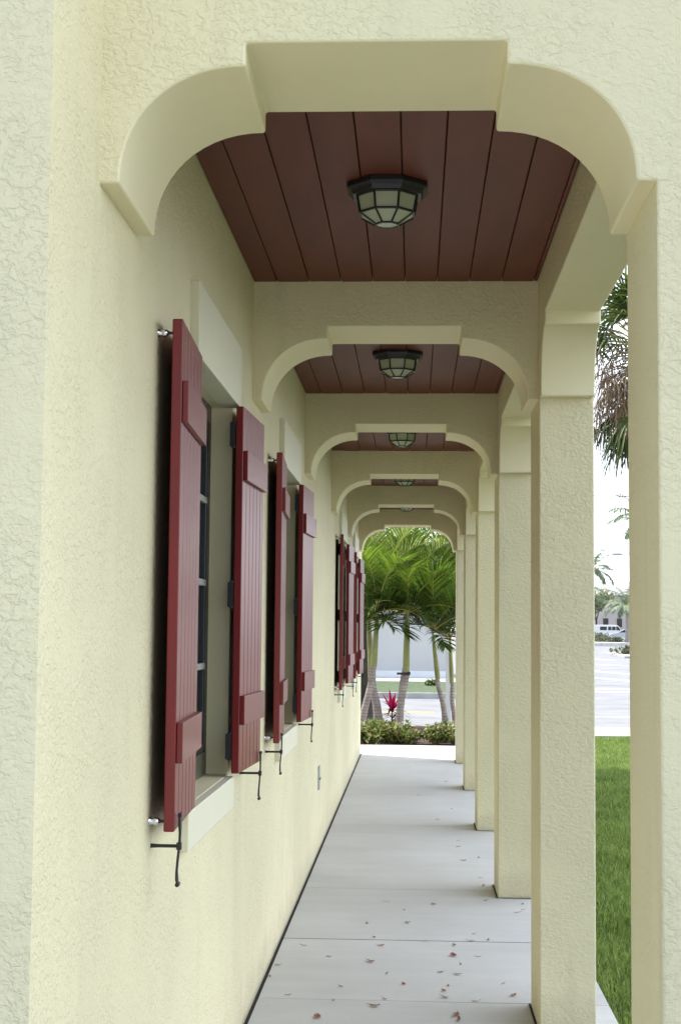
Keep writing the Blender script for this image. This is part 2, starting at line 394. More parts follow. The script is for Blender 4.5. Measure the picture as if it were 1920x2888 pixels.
# --- shutters: tongue-and-groove boards, two battens, hinges, bumper studs, S holdback
def make_shutter(dy, y0, x0, y1, x1, free_near):
    """outer face runs from (x0,y0) near to (x1,y1) far"""
    P0, P1 = Vector((x0, y0 + dy, 0)), Vector((x1, y1 + dy, 0))
    d = (P1 - P0); L = d.length; d.normalize(); n = Vector((d.y, -d.x, 0))  # outward (+x)
    def P(u, o, z): q = P0 + d * u + n * o; return (q.x, q.y, z)
    zb, zt, th = 1.073, 2.413, .028
    mb = MB(); nbd = 6; bw = L / nbd; g = .0035
    for i in range(nbd):
        a = i * bw + (g if i else 0); b2 = (i + 1) * bw - (g if i < nbd - 1 else 0)
        c0 = [(a, -th), (b2, -th), (b2, 0), (a, 0)]
        lo = [P(u, o, zb) for u, o in c0]; hi = [P(u, o, zt) for u, o in c0]
        mb.face(lo); mb.face(hi)
        for q in range(4): mb.face([lo[q], lo[(q + 1) % 4], hi[(q + 1) % 4], hi[q]])
        if i < nbd - 1:   # tongue at the bottom of the groove
            a2, b3 = b2, (i + 1) * bw + g
            c0 = [(a2, -th + .002), (b3, -th + .002), (b3, -.006), (a2, -.006)]
            lo = [P(u, o, zb) for u, o in c0]; hi = [P(u, o, zt) for u, o in c0]
            mb.face([lo[2], lo[3], hi[3], hi[2]]); mb.face([lo[0], lo[1], hi[1], hi[0]])
            mb.face(lo); mb.face(hi)
    so = mb.build('shutter', 'red', bld, bevel=.0035, segs=2, weld=True)
    def slab(u0, u1, o0, o1, z0, z1):
        m2 = MB(); c0 = [(u0, o0), (u1, o0), (u1, o1), (u0, o1)]
        lo = [P(u, o, z0) for u, o in c0]; hi = [P(u, o, z1) for u, o in c0]
        m2.face(lo); m2.face(hi)
        for q in range(4): m2.face([lo[q], lo[(q + 1) % 4], hi[(q + 1) % 4], hi[q]])
        return m2
    for z0, z1 in ((1.247, 1.352), (2.140, 2.250)):
        slab(.012, L - .008, .0005, .0165, z0, z1).build('batten', 'red', so, bevel=.002)
    hu = (L - .004) if free_near else .004
    for z in (1.17, 1.72, 2.31):
        m2 = slab(hu - .012, hu + .012, -.049, -th - .0005, z - .045, z + .045)
        q = P(hu, -.036, 0); m2.tube([(q[0], q[1], z - .05), (q[0], q[1], z + .05)], .008, 10)
        m2.build('hinge', 'iron', so, smooth=40)
    fu = .02 if free_near else L - .02
    for z in (1.098, 2.378):
        m2 = MB(); a = Vector(P(fu, -th - .0005, z)); e = Vector((XW + .0005, a.y, z))
        m2.tube([a, a.lerp(e, .45)], .004, 8, 1)
        m2.tube([a.lerp(e, .25), a.lerp(e, .4), a.lerp(e, .6), a.lerp(e, .82), e], [.004, .0095, .0105, .008, .012], 12, 0)
        m2.build('bumper_stud', ['chrome', 'iron'], so, smooth=60)
    # holdback
    hb = MB(); q = Vector(P(.05 if free_near else L - .05, 0, 0)); zc = 1.031; yb = q.y; xo = q.x + .006
    hb.tube([(XW + .0005, yb, zc), (XW + .02, yb, zc), (xo, yb, zc)], [.006, .0045, .0045], 8)
    hb.box(xo - .004, xo + .008, yb - .008, yb + .008, zc - .009, zc + .009)
    s_ = 1 if free_near else -1
    path = []
    def strip(pts, wds):
        for (p0, w0), (p1, w1) in zip(zip(pts[:-1], wds[:-1]), zip(pts[1:], wds[1:])):
            for off in (0,):
                a0, a1 = Vector(p0), Vector(p1)
                hb.face([a0 + Vector((0, -w0, 0)), a0 + Vector((0, w0, 0)), a1 + Vector((0, w1, 0)), a1 + Vector((0, -w1, 0))])
                t = Vector((.0055, 0, 0))
                hb.face([a0 + t + Vector((0, -w0, 0)), a0 + t + Vector((0, w0, 0)), a1 + t + Vector((0, w1, 0)), a1 + t + Vector((0, -w1, 0))])
                for sg in (-1, 1):
                    hb.face([a0 + Vector((0, sg * w0, 0)), a0 + t + Vector((0, sg * w0, 0)), a1 + t + Vector((0, sg * w1, 0)), a1 + Vector((0, sg * w1, 0))])
    x = xo
    strip([(x - .001, yb, zc + .085), (x + .001, yb, zc + .070), (x + .001, yb, zc + .050), (x + .001, yb + .003 * s_, zc + .035), (x, yb, zc), (x - .003, yb - .006 * s_, zc - .035), (x - .005, yb - .006 * s_, zc - .065), (x - .005, yb, zc - .085), (x - .002, yb, zc - .102)],
          [.004, .012, .013, .006, .006, .005, .006, .013, .005])
    # curled ends: short rolled scrolls
    hb.tube([(x + .004, yb - .012, zc + .080), (x + .004, yb + .012, zc + .080)], .006, 8)
    hb.tube([(x - .000, yb - .012, zc - .098), (x - .000, yb + .012, zc - .098)], .006, 8)
    hb.build('shutter_holdback', 'iron', bld, weld=False)
    return so
for k in bays:
    make_shutter(S * k, 3.875, -.614, 4.42, -.640, True)
    make_shutter(S * k, 5.435, -.631, 5.955, -.607, False)

# --- small louvred cover low on the wall
mb = MB(); mb.box(XW + .0005, XW + .012, 10.785, 10.90, .446, .613)
mb.box(XW + .0125, XW + .016, 10.80, 10.885, .515, .530, 1)
mb.build('outlet_cover', ['plate', 'dark'], bld, bevel=.003)

# ------------------------------------------------------------------ ceiling lights
def ring(ap, z, cx=0, cy=0):
    r = ap / math.cos(math.pi / 8)
    return [(cx + r * math.cos(math.pi / 8 + k * math.pi / 4), cy + r * math.sin(math.pi / 8 + k * math.pi / 4), z) for k in range(8)]
def lathe8(mb, rows, mi=0, capb=True, capt=True):
    rr = [ring(a, z) for a, z in rows]
    for p, q in zip(rr[:-1], rr[1:]):
        for k in range(8): mb.face([p[k], p[(k + 1) % 8], q[(k + 1) % 8], q[k]], mi)
    if capt: mb.face(rr[0], mi)
    if capb: mb.face(rr[-1][::-1], mi)
def make_light():
    t = empty('ceiling_light', (-.097, 4.83, ZCEIL))
    b_ = MB(); lathe8(b_, [(.131, -.001), (.131, -.018), (.118, -.026), (.112, -.040), (.100, -.040)])
    b_.build('base', 'iron', t, bevel=.002)
    rows = [(.094, -.041), (.085, -.096), (.033, -.130)]
    g = MB(); lathe8(g, rows); g.build('glass_shade', 'frost', t)
    f = MB(); rr = [ring(a + .003, z) for a, z in rows]
    for k in range(8):
        f.tube([rr[0][k], rr[1][k]], .0042, 6); f.tube([rr[1][k], rr[2][k]], .0036, 6)
        for q in range(3): f.tube([rr[q][k], rr[q][(k + 1) % 8]], .0042 if q < 2 else .0036, 6)
    f.build('cage', 'iron', t, weld=False)
    return t
ords = ['nearest ceiling light, black octagonal cage with frosted glass, above the closest plank ceiling',
        'second ceiling light from the front, whole cage seen under the second arch keystone',
        'third ceiling light back, its black top plate cut off by the third arch',
        'fourth ceiling light back, only its lower caged glass showing under the fourth arch',
        'farthest ceiling light, just the tip of its cage showing under the fifth arch']
l0 = make_light()
for k in range(NB):
    o = l0 if k == 0 else copy_tree(l0)
    o.location = (-.097, 4.83 + S * k, ZCEIL); tag(o, ords[k], 'ceiling light', 'ceiling lights along the arcade')

# ------------------------------------------------------------------ ground
def sheet(name, pts, mat, z, thick=0.0):
    mb = MB(); top = [(x, y, z) for x, y in pts]; mb.face(top)
    if thick:
        bot = [(x, y, z - thick) for x, y in pts]
        for i in range(len(pts)): mb.face([top[i], top[(i + 1) % len(pts)], bot[(i + 1) % len(pts)], bot[i]])
    return tag(mb.build(name, mat), kind='structure')
def rect(x0, x1, y0, y1): return [(x0, y0), (x1, y0), (x1, y1), (x0, y1)]
sheet('ground', rect(-1500, 1500, -1500, 1800), 'ground', -.16)
# walkway slabs with tooled joints; the gap at the wall is a dark strip
mb = MB(); js = [-5.6, -4.1, -2.6, -1.1, .4, 1.9, 3.4, 5.0, 6.60, 7.865, 9.38, 10.96, 12.42, 13.91, 15.40, 16.9, 18.4, 19.6, 20.85]
for i, (a, b2) in enumerate(zip(js[:-1], js[1:])):
    g0 = .006 if abs(a - 7.865) < .01 else .0022; g1 = .006 if abs(b2 - 7.865) < .01 else .0022
    mb.box(XW + .016, .842, a + g0, b2 - g1, -.11, rnd.uniform(-.0012, .0008), 0)
tag(mb.build('walkway', 'concrete', bevel=.004), kind='structure')
mb = MB(); mb.box(XW - .01, .84, -5.6, 20.84, -.155, -.006)
mb.box(XW + .01, .838, 7.860, 7.870, -.0055, -.0006)
tag(mb.build('walkway_joint_filler', 'dark'), kind='structure')
mb = MB()
for k in range(NB + 1):
    y = Y0 + S * k; e = .011; z = .0035
    for q in ((XI - e, XI, y - e, y + CD + e), (XI, XO + e, y - e, y), (XO, XO + e, y, y + CD + e), (XI, XO, y + CD, y + CD + e)):
        mb.face([(q[0], q[2], z), (q[1], q[2], z), (q[1], q[3], z), (q[0], q[3], z)])
tag(mb.build('column_joint', 'dark'), kind='structure')
sheet('far_path', rect(-4.0, XW + .01, 19.35, 20.85), 'concrete', -.001, .1)
sheet('lawn', rect(.846, 16, -6, 23.3), 'soil', -.055, .1)
sheet('sidewalk', rect(1.6, 80, 23.32, 25.35), 'concrete', -.005, .12)
sheet('mulch_bed', rect(-6, 1.58, 20.87, 25.45), 'mulch', -.03, .12)
sheet('road', rect(-120, 120, 25.48, 48.0), 'asphalt', -.12)
mb = MB(); mb.box(-120, 1.58, 25.46, 25.6, -.14, -.02); mb.box(1.6, 120, 25.36, 25.5, -.14, -.01); tag(mb.build('kerb', 'kerb', bevel=.02), kind='structure')
# verge across the street, rounded at its driveway end
pts = [(-80, 37.6), (1.2, 37.6)] + [(1.2 + 1.6 * math.sin(t), 39.2 - 1.6 * math.cos(t)) for t in np.linspace(.2, math.pi / 2, 8)] + [(2.8, 46), (-80, 46)]
sheet('verge', pts, 'verge', .0, .14)
k2 = [(-80, 37.42), (1.25, 37.42)] + [(1.25 + 1.78 * math.sin(t), 39.2 - 1.78 * math.cos(t)) for t in np.linspace(.2, math.pi / 2, 8)] + [(3.03, 46.2), (2.85, 46.2)]
mb = MB()
inner = [(-80, 37.58), (1.2, 37.58)] + [(1.2 + 1.6 * math.sin(t), 39.18 - 1.6 * math.cos(t)) for t in np.linspace(.2, math.pi / 2, 8)] + [(2.82, 46.2), (2.82, 46.2)]
for i in range(len(k2) - 2):
    a, b2, c2, d2 = k2[i], k2[i + 1], inner[i + 1], inner[i]
    mb.face([(*a, .02), (*b2, .02), (*c2, .02), (*d2, .02)]); mb.face([(*a, -.14), (*b2, -.14), (*b2, .02), (*a, .02)])
tag(mb.build('verge_kerb', 'kerb'), kind='structure')
sheet('far_sidewalk', rect(-80, 2.9, 46.02, 49.96), 'concrete', .01, .15)
mb = MB()
mb.face([(-60, 48.0, -.116), (140, 48.0, -.116), (140, 100, -.116), (-60, 100, -.116)])
mb.face([(-60, 100, -.116), (140, 100, -.116), (140, 225, .42), (-60, 225, .42)])
mb.face([(-60, 225, .42), (140, 225, .42), (140, 420, .42), (-60, 420, .42)])
tag(mb.build('parking_lot', 'asphalt'), kind='structure')
mb = MB()
def line(x0, y0, x1, y1, wd, z=-.112, mi=0):
    d = Vector((x1 - x0, y1 - y0, 0)).normalized(); n = Vector((-d.y, d.x, 0)) * wd / 2
    a, b2 = Vector((x0, y0, z)), Vector((x1, y1, z)); mb.face([a - n, b2 - n, b2 + n, a + n], mi)
line(3.6, 42.7, 40, 43.4, .35); line(4.0, 44.6, 40, 46.8, .5)
line(6.0, 57.5, 8.4, 48.8, .35); line(8.6, 78.5, 10.6, 75.5, .4); line(7.4, 66.0, 8.6, 60.5, .3); line(10.6, 95, 11.6, 88, .35)
line(-60, 31.0, .42, 31.0, .14, -.115, 1); line(-60, 31.3, .42, 31.3, .14, -.115, 1); line(3.5, 30.4, 60, 30.4, .10, -.115, 0)
tag(mb.build('road_markings', ['paint_white', 'paint_yellow']), kind='structure')

# grass blades on the lawn
def grass(x0, x1, y0, y1, n, seed, h=(.045, .085), zb=-.055):
    g = np.random.default_rng(seed)
    x = g.uniform(x0, x1, n); y = g.uniform(y0, y1, n)
    hh = g.uniform(*h, n) * (0.8 + .4 * np.sin(x * 3.1 + 1.3 * np.sin(y * 2.3)) ** 2)
    a = g.uniform(0, 2 * np.pi, n); l = g.uniform(.1, .75, n); la = g.uniform(0, 2 * np.pi, n); wd = g.uniform(.0022, .0042, n)
    dx, dy = np.cos(a) * wd, np.sin(a) * wd; lx, ly = np.cos(la) * l * hh, np.sin(la) * l * hh
    z = np.full(n, zb)
    V = np.empty((n, 5, 3))
    V[:, 0] = np.stack([x - dx, y - dy, z], 1); V[:, 1] = np.stack([x + dx, y + dy, z], 1)
    V[:, 2] = np.stack([x + dx * .8 + lx * .35, y + dy * .8 + ly * .35, z + hh * .6], 1); V[:, 3] = np.stack([x - dx * .8 + lx * .35, y - dy * .8 + ly * .35, z + hh * .6], 1)
    V[:, 4] = np.stack([x + lx, y + ly, z + hh * (1 - .25 * l)], 1)
    return V, g.uniform(0, 1, n)
parts = [grass(.85, 3.6, 3.5, 13, 120000, 1), grass(.9, 5.2, 13, 23.28, 110000, 2), grass(3.6, 9, 3.5, 13, 20000, 3), grass(5.2, 12, 13, 23.28, 20000, 4)]
V = np.concatenate([p[0] for p in parts]); T = np.concatenate([p[1] for p in parts]); n = len(V)
me = bpy.data.meshes.new('grass'); me.vertices.add(n * 5); me.vertices.foreach_set('co', V.ravel())
idx = np.arange(n)[:, None] * 5
loops = np.concatenate([idx + np.array([[0, 1, 2, 3]]), idx + np.array([[3, 2, 4]])], 1).ravel()
me.loops.add(n * 7); me.loops.foreach_set('vertex_index', loops)
me.polygons.add(n * 2); st = (np.arange(n)[:, None] * 7 + np.array([[0, 4]])).ravel(); me.polygons.foreach_set('loop_start', st)
me.update(); me.validate()
at = me.attributes.new('tint', 'FLOAT', 'FACE'); at.data.foreach_set('value', np.repeat(T, 2).astype(np.float32))
me.materials.append(M['grass']); go = bpy.data.objects.new('grass', me); col.objects.link(go)
tag(go, 'short green lawn grass beside the arcade columns', 'grass', kind='stuff')

# ------------------------------------------------------------------ fallen leaves
LV = [(0.33, 11.22), (0.34, 13.55), (0.2, 12.78), (0.34, 15.96), (0.05, 14.6), (0.35, 10.56), (0.46, 10.71), (0.43, 9.85), (0.44, 9.55), (0.34, 11.55), (-0.16, 8.94), (-0.05, 8.69), (0.12, 8.88), (0.43, 9.03), (0.64, 8.94), (0.63, 8.77), (0.59, 8.68), (-0.25, 8.28), (-0.03, 8.32), (0.32, 8.05), (-0.2, 7.92), (0.06, 7.84), (0.3, 7.88), (0.39, 7.91), (-0.16, 7.71), (0.21, 7.76), (0.2, 7.51), (0.32, 7.5), (0.23, 7.33), (0.21, 7.11), (-0.2, 7.34), (-0.12, 7.1), (-0.04, 6.9), (0.13, 7.15), (0.16, 6.89), (0.14, 6.79), (0.14, 6.67), (0.41, 6.95), (0.44, 6.73), (-0.12, 6.62), (0.27, 6.62), (-0.16, 6.49), (0.18, 6.37), (0.19, 6.29), (-0.32, 6.83), (-0.55, 7.68), (-0.41, 7.44), (-0.64, 7.23), (-0.655, 7.0), (-0.54, 6.65), (-0.39, 6.29), (-0.34, 6.57)]
BIG = {(-0.12, 6.49), (0.18, 6.37), (0.19, 6.29), (-0.16, 6.49), (0.2, 7.51), (-.2, 7.34), (-.39, 6.29)}
def leaf_mesh(seed):
    r = random.Random(seed); mb = MB(); L = .040; W = r.uniform(.006, .012); curl = r.uniform(.3, 1.2); n = 6
    rows = []
    for i in range(n + 1):
        t = i / n; w_ = W * math.sin(math.pi * min(1, t * .93 + .05)) ** .8
        z = .0015 + .0045 * curl * (2 * t - 1) ** 2 + r.uniform(0, .001); x = (t - .5) * L
        rows.append([(x, -w_, z + .0025 * curl), (x, 0, z), (x, w_, z + .0025 * curl * r.uniform(.5, 1.4))])
    for a, b2 in zip(rows[:-1], rows[1:]):
        for j in range(2): mb.face([a[j], a[j + 1], b2[j + 1], b2[j]], 0, r.random())
    e = rows[-1][1]; mb.tube([e, (e[0] + .010, r.uniform(-.003, .003), e[2] + .004)], .0008, 4)
    return mb
protos = []
for i, (x, y) in enumerate(LV):
    big = (x, y) in BIG
    if i < 6:
        o = leaf_mesh(i).build('fallen_leaf', 'deadleaf', tint=True, weld=False); protos.append(o)
    else:
        o = protos[i % 6].copy(); col.objects.link(o)
    o.location = (x, y, .0012); o.rotation_euler = (rnd.uniform(-.15, .15), rnd.uniform(-.1, .1), rnd.uniform(0, 6.28))
    s_ = (1.3 if big else rnd.uniform(.55, 1.0)); o.scale = (s_, s_, s_)
    tag(o, 'small curled brown leaf lying on the pale concrete walkway', 'leaf', 'fallen leaves on the walkway')

# ------------------------------------------------------------------ palms
def strip_leaf(mb, p, d, nrm, L, W, droop, mi=0, tint=.5, segs=3, fold=.25):
    """a leaflet: blade along d, sagging, folded a little along its middle"""
    d = d.normalized(); side = d.cross(nrm).normalized(); up = side.cross(d)
    rows = []; q = Vector(p); dd = d.copy()
    for i in range(segs + 1):
        t = i / segs
        w_ = W * (1 - t) ** .6 * (.45 + .55 * min(1, t * 4)) if i < segs else 0.0006
        rows.append((q - side * w_ + up * w_ * fold, q, q + side * w_ + up * w_ * fold))
        dd = (dd + Vector((0, 0, -droop / segs))).normalized(); q = q + dd * (L / segs)
    for a, b2 in zip(rows[:-1], rows[1:]):
        mb.face([a[0], a[1], b2[1], b2[0]], mi, tint); mb.face([a[1], a[2], b2[2], b2[1]], mi, tint)
def frond_mesh(base, az, el, L, bend, r, leafL=.52, leafW=.019, n=30, vee=.75, droop=.55, lead=.18, mi=0, rib=1, rr=.011):
    mb = MB(); steps = 14; q = Vector(base); pts = [q.copy()]; tans = []
    a = R(az); e = R(el)
    for i in range(steps):
        t = (i + .5) / steps
        ee = e - bend * .72 * t ** 1.6
        d = Vector((math.cos(a) * math.cos(ee), math.sin(a) * math.cos(ee), math.sin(ee)))
        q = q + d * (L / steps); pts.append(q.copy()); tans.append(d)
    tans.append(tans[-1])
    mb.tube(pts, [rr * (1 - .85 * i / steps) + .001 for i in range(steps + 1)], 5, rib)
    sidev = Vector((-math.sin(a), math.cos(a), 0))
    for j in range(n):
        t = lead + (1 - lead) * j / (n - 1); f = t * steps; i = min(int(f), steps - 1); p = pts[i].lerp(pts[i + 1], f - i); tg = tans[i]
        upv = sidev.cross(tg); 
        if upv.z < 0: upv = -upv
        ln = leafL * (math.sin(math.pi * (.12 + .80 * (t - lead) / (1 - lead))) ** .7) * r.uniform(.88, 1.1)
        for s_ in (-1, 1):
            d = sidev * s_ * (1.0 - .35 * t) + tg * (.55 + .5 * t) + upv * vee * r.uniform(.7, 1.2)
            strip_leaf(mb, p, d, upv, ln, leafW * r.uniform(.8, 1.2), droop * r.uniform(.6, 1.3), mi, r.random())
    return mb
Yl = ('frond_y', 'midrib'); Dk = ('frond_dark', 'midrib')
def palm(name, label, base, mid, top, crown, r0, r1, fronds, seed, mats=('frond', 'midrib'), grp='palms in the bed at the end of the walkway', **kw):
    r = random.Random(seed)
    t = empty(name, base, label, 'palm', grp)
    B, Mi, T, C = map(Vector, (base, mid, top, crown))
    pts = [B + Vector((0, 0, -.05))] + [B.lerp(Mi, u) + Vector((.012 * math.sin(u * 7 + seed), 0, 0)) for u in (.12, .3, .5, .7, .85, 1)]
    tr = MB(); rad = [r0 * 1.25, r0 * 1.08, r0 * .98, r0 * .93, r0 * .9, r0 * .88, r0 * .86]
    tr.tube([p - B for p in pts], rad, 14); o = tr.build('trunk', 'trunk', t, smooth=60)
    cs = MB(); q = [Mi, Mi.lerp(T, .15), Mi.lerp(T, .5), T, T.lerp(C, .5), C]
    cs.tube([p - B for p in q], [r0 * .85, r0 * .90, r1 * .80, r1 * .60, r1 * .42, r1 * .28], 12); cs.build('crownshaft', 'crownshaft', t, smooth=60)
    r2 = random.Random(seed + 100)
    fronds = list(fronds) + [(r2.uniform(200, 340), r2.uniform(-5, 40), r2.uniform(.7, .95), r2.uniform(1.1, 1.8), Dk if r2.random() < .6 else mats) for _ in range(2)]
    for f in fronds:
        az, el, L, bend = f[:4]
        mt = f[4] if len(f) > 4 else mats
        fm = frond_mesh(C - B - Vector((0, 0, .06)), az, el, L, bend, r, **kw)
        fm.build('frond', list(mt), t, tint=True, weld=False)
    return t
palm('palm', 'palm with pale green leaning shaft and long yellow-ribbed frond, nearest the building wall', (-.855, 24.6, -.04), (-.664, 24.6, .98), (-.62, 24.6, 1.66), (-.612, 24.6, 1.93), .062, .062,
     [(8, 82, 1.75, 2.2, Yl), (172, 84, 1.8, 1.5, Yl), (255, 74, 1.35, 1.7), (100, 80, 1.7, 1.3, Yl), (150, 62, 1.5, 1.7), (300, 72, 1.3, 1.9), (212, 58, 1.3, 1.8, Dk), (45, 80, 1.8, 1.4, Yl)], 3)
palm('palm', 'palm with thick grey ringed trunk crossing behind the nearest leaning one', (-.579, 25.2, -.02), (-.701, 25.2, .755), (-.765, 25.2, 1.50), (-.775, 25.25, 1.80), .075, .06,
     [(20, 70, 1.5, 1.9), (95, 80, 1.6, 1.2), (160, 60, 1.4, 1.8, Dk), (230, 55, 1.2, 2.0, Dk), (330, 55, 1.2, 2.1, Dk), (275, 75, 1.3, 1.6)], 5)
palm('palm', 'middle palm with dark bracket across its trunk, behind the magenta plant', (-.257, 24.9, .0), (-.133, 24.9, .907), (-.118, 24.9, 1.66), (-.117, 24.9, 1.93), .064, .062,
     [(205, 42, 1.25, 2.3, Dk), (20, 80, 1.7, 1.7, Yl), (165, 72, 1.5, 1.9), (90, 82, 1.7, 1.1, Yl), (235, 30, 1.15, 1.9, Dk), (330, 62, 1.3, 2.0), (270, 68, 1.2, 1.9), (60, 65, 1.5, 1.6), (190, 22, 1.2, 2.0), (222, 12, 1.05, 1.7, Dk), (350, 25, 1.1, 2.0, Dk)], 8)
palm('palm', 'palm with bright green shaft leaning left, in front of the white post', (.542, 25.1, .0), (.394, 25.1, .777), (.322, 25.1, 1.40), (.30, 25.1, 1.62), .05, .05,
     [(165, 72, 1.25, 2.0), (20, 74, 1.5, 1.6), (95, 80, 1.7, 1.2), (60, 84, 1.8, 1.0), (215, 55, 1.1, 2.0, Dk), (330, 60, 1.2, 2.0), (270, 75, 1.3, 1.6), (130, 78, 1.8, 1.3), (350, 40, 1.1, 1.8, Dk)], 11)
palm('palm', 'slim palm partly hidden by the last column, behind the white post', (.677, 25.6, -.02), (.638, 25.6, .683), (.613, 25.6, 1.28), (.605, 25.6, 1.48), .042, .048,
     [(150, 70, 1.3, 1.8), (20, 70, 1.3, 1.8), (90, 80, 1.7, 1.2), (200, 50, 1.1, 2.0, Dk), (300, 60, 1.2, 2.0, Dk), (250, 72, 1.3, 1.7), (110, 84, 2.0, 1.0)], 13)
palm('palm', 'tall palm standing behind the others, its fronds filling the top of the far arch', (-.29, 26.3, -.03), (-.15, 26.3, 1.0), (-.125, 26.3, 2.1), (-.11, 26.3, 2.45), .055, .055,
     [(20, 78, 1.9, 1.5, Yl), (160, 76, 1.9, 1.6, Yl), (60, 84, 2.1, 1.2, Yl), (120, 82, 2.1, 1.2), (250, 76, 1.6, 1.7, Yl), (300, 68, 1.6, 1.8), (200, 60, 1.6, 1.8), (340, 60, 1.6, 1.8), (90, 60, 1.6, 1.6), (10, 50, 1.4, 1.7)], 19)
palm('palm', 'background palm behind the leaning pair by the building wall, only its fronds clear', (-.61, 26.0, -.03), (-.73, 26.0, .95), (-.80, 26.0, 1.9), (-.76, 26.0, 2.2), .05, .05,
     [(20, 80, 1.8, 1.5, Yl), (170, 80, 1.9, 1.5, Yl), (70, 84, 2.0, 1.2), (120, 82, 2.0, 1.2, Yl), (250, 78, 1.6, 1.6), (300, 70, 1.5, 1.8, Yl), (210, 64, 1.5, 1.8)], 20)
mp = [o for o in col.objects if o.type == 'EMPTY' and o.name.startswith('palm') and 'bracket' in o.get('label', '')][0]
mb = MB(); mb.box(-.03, .185, -.095, -.07, .85, .885); mb.box(.15, .195, -.10, -.066, .845, .90)
mb.build('bracket', 'iron', mp, bevel=.004)

# ------------------------------------------------------------------ broad-leaved trees and shrubs
def leaf_cloud(mb, blobs, n, size, r, mi=(0,), flat=.3):
    for _ in range(n):
        c, rad = blobs[r.randrange(len(blobs))]
        d = Vector((r.gauss(0, 1), r.gauss(0, 1), r.gauss(0, 1))).normalized() * (r.random() ** .45)
        p = Vector(c) + Vector((d.x * rad[0], d.y * rad[1], d.z * rad[2]))
        nrm = Vector((r.gauss(0, 1), r.gauss(0, 1), r.gauss(.4, 1))).normalized(); dr = nrm.orthogonal().normalized()
        dr = (Matrix.Rotation(r.uniform(0, 6.28), 3, nrm) @ dr); sd = nrm.cross(dr); s_ = size * r.uniform(.6, 1.3)
        mb.face([p - dr * s_, p + sd * s_ * .45, p + dr * s_, p - sd * s_ * .45], r.choice(mi), r.random())
def tree(name, label, base, trunkpts, radii, blobs, n, size, leafm, bark, seed, cat='tree', limbs=True, grp=None):
    r = random.Random(seed); t = empty(name, base, label, cat, grp); B = Vector(base)
    tr = MB(); tr.tube([Vector(p) - B for p in trunkpts], radii, 12)
    if limbs:
        top = Vector(trunkpts[-1])
        for c, rad in blobs:
            e = Vector(c); m_ = top.lerp(e, .5) + Vector((0, 0, .15 * rad[2]))
            tr.tube([top - B - Vector((0, 0, .05)), m_ - B, e - B], [radii[-1] * .7, radii[-1] * .45, radii[-1] * .15], 6)
    tr.build('trunk', bark, t, smooth=60)
    cr = MB(); leaf_cloud(cr, [(Vector(c) - B, rad) for c, rad in blobs], n, size, r, tuple(range(len(leafm))))
    cr.build('crown', list(leafm), t, tint=True, weld=False)
    return t
tree('oak_tree', 'dark trunked tree with dense deep green crown behind the leaning palms', (-.88, 27.0, -.1), [(-.88, 27, -.15), (-.9, 27, .4), (-.93, 27, 1.2), (-.9, 27.1, 2.2)], [.21, .16, .145, .13],
     [((-1.6, 27.2, 2.7), (.9, .9, .6)), ((-.7, 27.3, 2.6), (.85, .8, .6)), ((.2, 27.5, 2.55), (.8, .8, .55)), ((1.1, 27.6, 2.5), (.7, .8, .6)), ((.0, 27.2, 2.25), (1.0, .6, .42)), ((-1.0, 27.0, 2.25), (.7, .6, .4))],
     6500, .075, ['oakleaf'], 'oakbark', 21)
tree('bronze_tree', 'small tree with yellow and bronze leaves behind the right-hand palms', (.95, 26.4, -.03), [(.95, 26.4, -.1), (.93, 26.4, 1.0), (.85, 26.4, 2.2)], [.04, .035, .03],
     [((.5, 26.2, 2.85), (.42, .35, .33)), ((.15, 26.3, 2.72), (.35, .3, .28)), ((.72, 26.4, 3.15), (.4, .35, .3)), ((-.1, 26.3, 2.35), (.3, .3, .3))], 1100, .06, ['bronzeleaf', 'bronzeleaf', 'croton'], 'oakbark', 23)
# white square post
mb = MB(); mb.box(.545, .64, 26.15, 26.245, -.12, 1.55); mb.build('post', 'white', bevel=.006)
tag(bpy.data.objects['post'], 'plain white square post among the palms beside the last column', 'post')

# magenta cordyline
t = empty('ti_plant', (-.36, 25.2, -.03), 'magenta topped ti plant with maroon lower leaves between two palm trunks', 'plant')
st = MB(); st.tube([(0, 0, 0), (-.01, 0, .15), (.0, 0, .33)], [.016, .014, .011], 6); st.build('stem', 'oakbark', t)
r = random.Random(4); lo = MB(); hi = MB()
for i in range(26):
    a = r.uniform(0, 6.28); e = r.uniform(-.1, .9); d = Vector((math.cos(a) * math.cos(e), math.sin(a) * math.cos(e), math.sin(e)))
    strip_leaf(lo, (0, 0, .10 + .24 * i / 26), d, Vector((0, 0, 1)), r.uniform(.26, .42), .028, .9, 0, r.random(), 4)
for i in range(9):
    a = i * 2.4; e = r.uniform(.85, 1.35); d = Vector((math.cos(a) * math.cos(e), math.sin(a) * math.cos(e), math.sin(e)))
    strip_leaf(hi, (0, 0, .28), d, Vector((math.cos(a), math.sin(a), .3)), r.uniform(.30, .40), .042, .2, 0, r.random(), 4)
lo.build('lower_leaves', 'ti_dark', t, tint=True, weld=False); hi.build('top_leaves', 'ti_pink', t, tint=True, weld=False)

